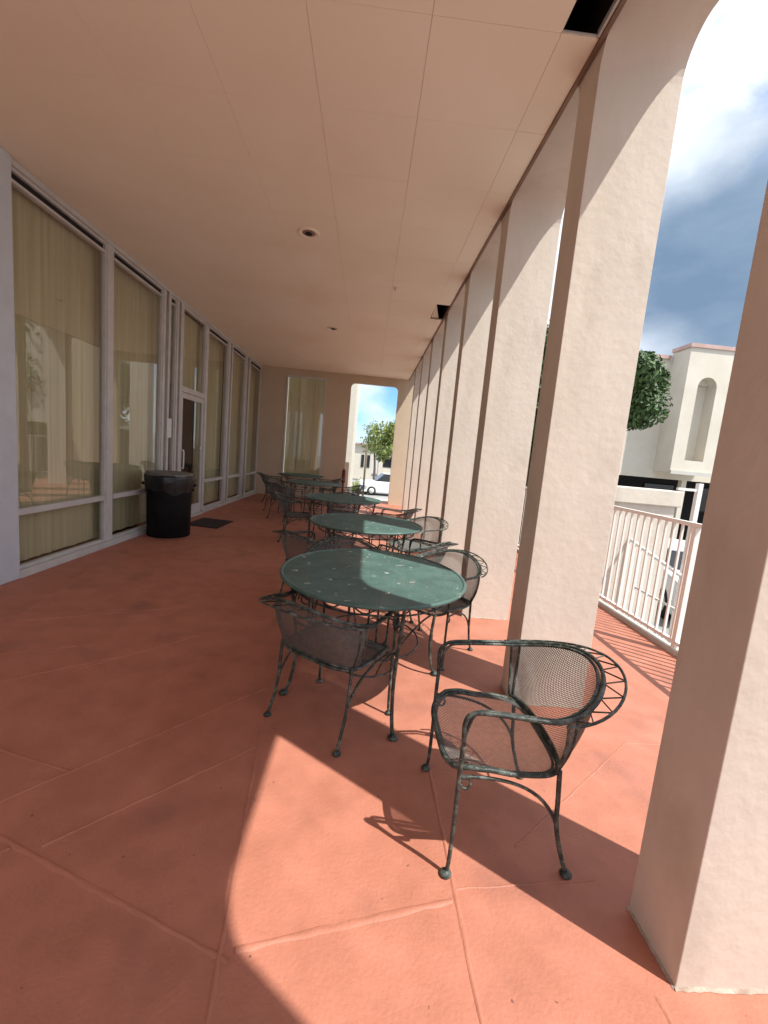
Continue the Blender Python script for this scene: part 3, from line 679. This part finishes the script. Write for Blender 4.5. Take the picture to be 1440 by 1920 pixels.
# bay front with arched niche
m_ = MB(); nx0, nx1, nz0, nz1 = 10.48, 11.12, 2.22, 4.92; xa, xb, ya_, yb = 10.05, 11.62, 14.0, 14.85; ra = (nx1-nx0)/2
m_.box(xa, nx0, ya_, ya_+.32, BZ0, BZ1); m_.box(nx1, xb, ya_, ya_+.32, BZ0, BZ1); m_.box(nx0, nx1, ya_, ya_+.32, BZ0, nz0)
arch_fill(m_, [(nx0, nz1-ra)]+[(nx0+ra-ra*math.cos(math.pi*i/16), nz1-ra+ra*math.sin(math.pi*i/16)) for i in range(1, 16)]+[(nx1, nz1-ra)], BZ1, ya_, ya_+.32)
m_.box(xa, xb, ya_+.46, yb, BZ0, BZ1); m_.box(xa, nx0, ya_+.32, ya_+.46, BZ0, BZ1); m_.box(nx1, xb, ya_+.32, ya_+.46, BZ0, BZ1); m_.box(nx0, nx1, ya_+.32, ya_+.46, BZ0, nz0)
m_.build('bay', M['far_wall'], bd)
boxo('niche_head', M['far_wall'], bd, nx0, nx1, ya_+.325, ya_+.458, nz1-.20, BZ1)
boxo('niche_window', M['dark_glass'], bd, nx0, nx0+.10, ya_+.33, ya_+.455, nz0+.35, nz1-.21)
m_ = MB(); m_.box(xa-.05, xb+.05, ya_-.05, yb, BZ1+.002, BZ1+.12); m_.box(3, xa-.052, 14.78, 15.35, 5.582, 5.70); m_.box(xb+.052, 30, 14.78, 15.35, 5.582, 5.70); m_.build('coping', M['coping'], bd)
boxo('bay_ledge', M['concrete'], bd, xa-.03, xb+.03, ya_-.1, ya_-.002, BZ0-.06, BZ0+.06)
m_ = MB(); m_.box(3, 30, 18.2, 18.5, GZ, 1.58); m_.build('carport_shade_wall', M['black'], bd); m_ = MB(); m_.box(3, 30, 15.301, 18.6, 1.59, 1.7); m_.build('soffit', M['concrete'], bd)  # black wall carries the shade of the open carport in its colour
for i in range(9):
    x = 4.2+i*2.6; boxo('window', M['dark_glass'], bd, x, x+1.3, 18.12, 18.19, .3, 1.3); boxo('support_post', M['far_wall'], bd, x+1.8, x+1.98, 14.9, 15.08, GZ, 1.55)
# far buildings through the doorway
fb = thing('white_corner_building', (0, 0, 0), 'cream white wall at the left side of the view through the far doorway', 'building')
boxo('wall', M['far_wall'], fb, -6, -.74, 20, 24, GZ, 9); boxo('coping', M['coping'], fb, -6.1, -.70, 19.9, 24.1, 9.002, 9.2)
boxo('window', M['dark_glass'], fb, -2.4, -1.6, 19.96, 19.99, 1.2, 2.6)
lw = tag(boxo('low_wall', M['stucco'], None, -1.4, -.60, EY+1.3, EY+1.55, GZ, 1.15, bevel=.01), 'low pinkish beige wall just outside the left of the far doorway', 'wall')
fw = thing('white_arched_building', (0, 0, 0), 'small white building with arches far across the street through the doorway', 'building')
m_ = MB(); m_.box(-3, .6, 52, 56, GZ, 2.5); m_.build('wall', M['far_wall'], fw)
for x in (-.75, -.05): boxo('window', M['dark_glass'], fw, x, x+.35, 51.95, 51.99, -.2, 1.3)
boxo('roof', M['coping'], fw, -3.3, .9, 51.6, 56.3, 2.502, 2.65)
fw2 = thing('grey_house', (0, 0, 0), 'low grey roofed house behind the white vehicle through the doorway', 'house')
boxo('wall', M['far_wall'], fw2, 1.6, 14, 60, 66, GZ, 2.0); boxo('roof', mat('grey_roof', (.16, .19, .2), (.22, .25, .26), 3, .8), fw2, 1.2, 14.5, 59.5, 66.5, 2.002, 3.0)
for x in (2.2, 4.2): boxo('window', M['dark_glass'], fw2, x, x+1.2, 59.95, 59.99, -.2, 1.2)
lp = MB(); lp.tube([(-.12, 30.5, GZ), (-.12, 30.5, 2.0)], .07, 8); lp.lathe([(.12, 0), (.12, .05), (.08, .1)], 10, (-.12, 30.5, GZ))
tag(lp.build('street_pole', M['bark']), 'thin dark grey pole in the far doorway beside the shrub', 'pole')
kb = MB(); kb.box(-6, 12, 28.6, 29.0, GZ, GZ+.14); struct(kb.build('kerb', M['concrete']))
pv = MB(); pv.box(-6, 12, 26.5, 28.6, GZ, GZ+.10); struct(pv.build('pavement', M['concrete']))
# end deck extension column beyond the doorway
xc = tag(boxo('outer_pier', M['stucco'], None, .86, 1.46, EY+2.0, EY+2.4, GZ, 4.3, bevel=.01), 'sunlit beige pier just outside the right of the far doorway', 'pier')

# ------------------------------------------------------------------ cars
def car(name, loc, rz, label, suv=True):
    t = thing(name, loc, label, 'car', None, rz)
    L, W, H = (4.6, 1.85, 1.68) if suv else (4.5, 1.8, 1.45)
    # side profile x,z
    lo = [(-L/2, .45), (-L/2+.05, .75), (-L/2+.15, .98), (-L/2+1.1, 1.06)]
    prof = [(-L/2, .40), (-L/2+.03, .80), (-L/2+.14, 1.02), (-.35*L+.05+.4, 1.08), (L/2-.16, 1.10), (L/2-.02, .85), (L/2, .42)]
    m_ = MB(); k = len(prof)
    secs = []
    for yf, ins in ((-W/2, .0), (-W/2+.001, 0), (W/2, .0)):
        pass
    vs = []
    for y_, sc_ in ((-W/2, .97), (-W/2+.12, 1), (W/2-.12, 1), (W/2, .97)):
        for x, z in prof+[(L/2-.1, .24), (-L/2+.1, .24)]: vs.append((x*sc_, y_, z if abs(y_) < W/2-.05 else .24+(z-.24)*.96))
    k = len(prof)+2
    fs = [(s*k+i, s*k+(i+1) % k, (s+1)*k+(i+1) % k, (s+1)*k+i) for s in range(3) for i in range(k)]+[tuple(range(k-1, -1, -1)), tuple(3*k+i for i in range(k))]
    m_.add(vs, fs); m_.build('body', M['car_white'], t, bevel=.04)
    cb = [(-L/2+1.15, 1.05), (-L/2+1.85, H), (L/2-.55, H-.02), (L/2-.18, 1.08)]
    m_ = MB(); vs = [(x*(1 if z < 1.2 else .98), sy*(W/2-(.10 if z < 1.2 else .26)), z) for sy in (-1, 1) for x, z in cb]
    m_.add(vs, [(3, 2, 1, 0), (4, 5, 6, 7), (0, 1, 5, 4), (1, 2, 6, 5), (2, 3, 7, 6)]); m_.build('window', M['dark_glass'], t)
    m_ = MB(); m_.box(-L/2+1.8, L/2-.55, -W/2+.24, W/2-.24, H-.03, H+.02); m_.build('roof', M['car_white'], t, bevel=.015)
    for x in (-L/2+.9, L/2-.85):
        for sy in (-1, 1):
            m_ = MB(); m_.tube([(x, sy*(W/2-.2), .34), (x, sy*(W/2+.01), .34)], .34, 20); wo = m_.build('wheel', M['tyre'], t)
            m_ = MB(); m_.tube([(x, sy*(W/2), .34), (x, sy*(W/2+.02), .34)], .2, 14); m_.build('rim', M['chrome'], wo)
    for sy in (-.6, .6): boxo('headlight', M['chrome'], t, -L/2-.01, -L/2+.1, sy-.16, sy+.16, .74, .88)
    return t
car('parked_car', (1.75, 33.4, GZ), R(8), 'white SUV parked outside, seen through the far doorway', True)
car('parked_car', (8.3, 10.2, GZ), R(70), 'white car parked in the lot, seen through the bars of the deck railing', False)
# pale lot stripes
for i in range(5):
    s_ = MB(); s_.box(5.2, 9.6, 4.5+i*2.7, 4.6+i*2.7, GZ+.003, GZ+.006); struct(s_.build('lot_stripe', M['white']))
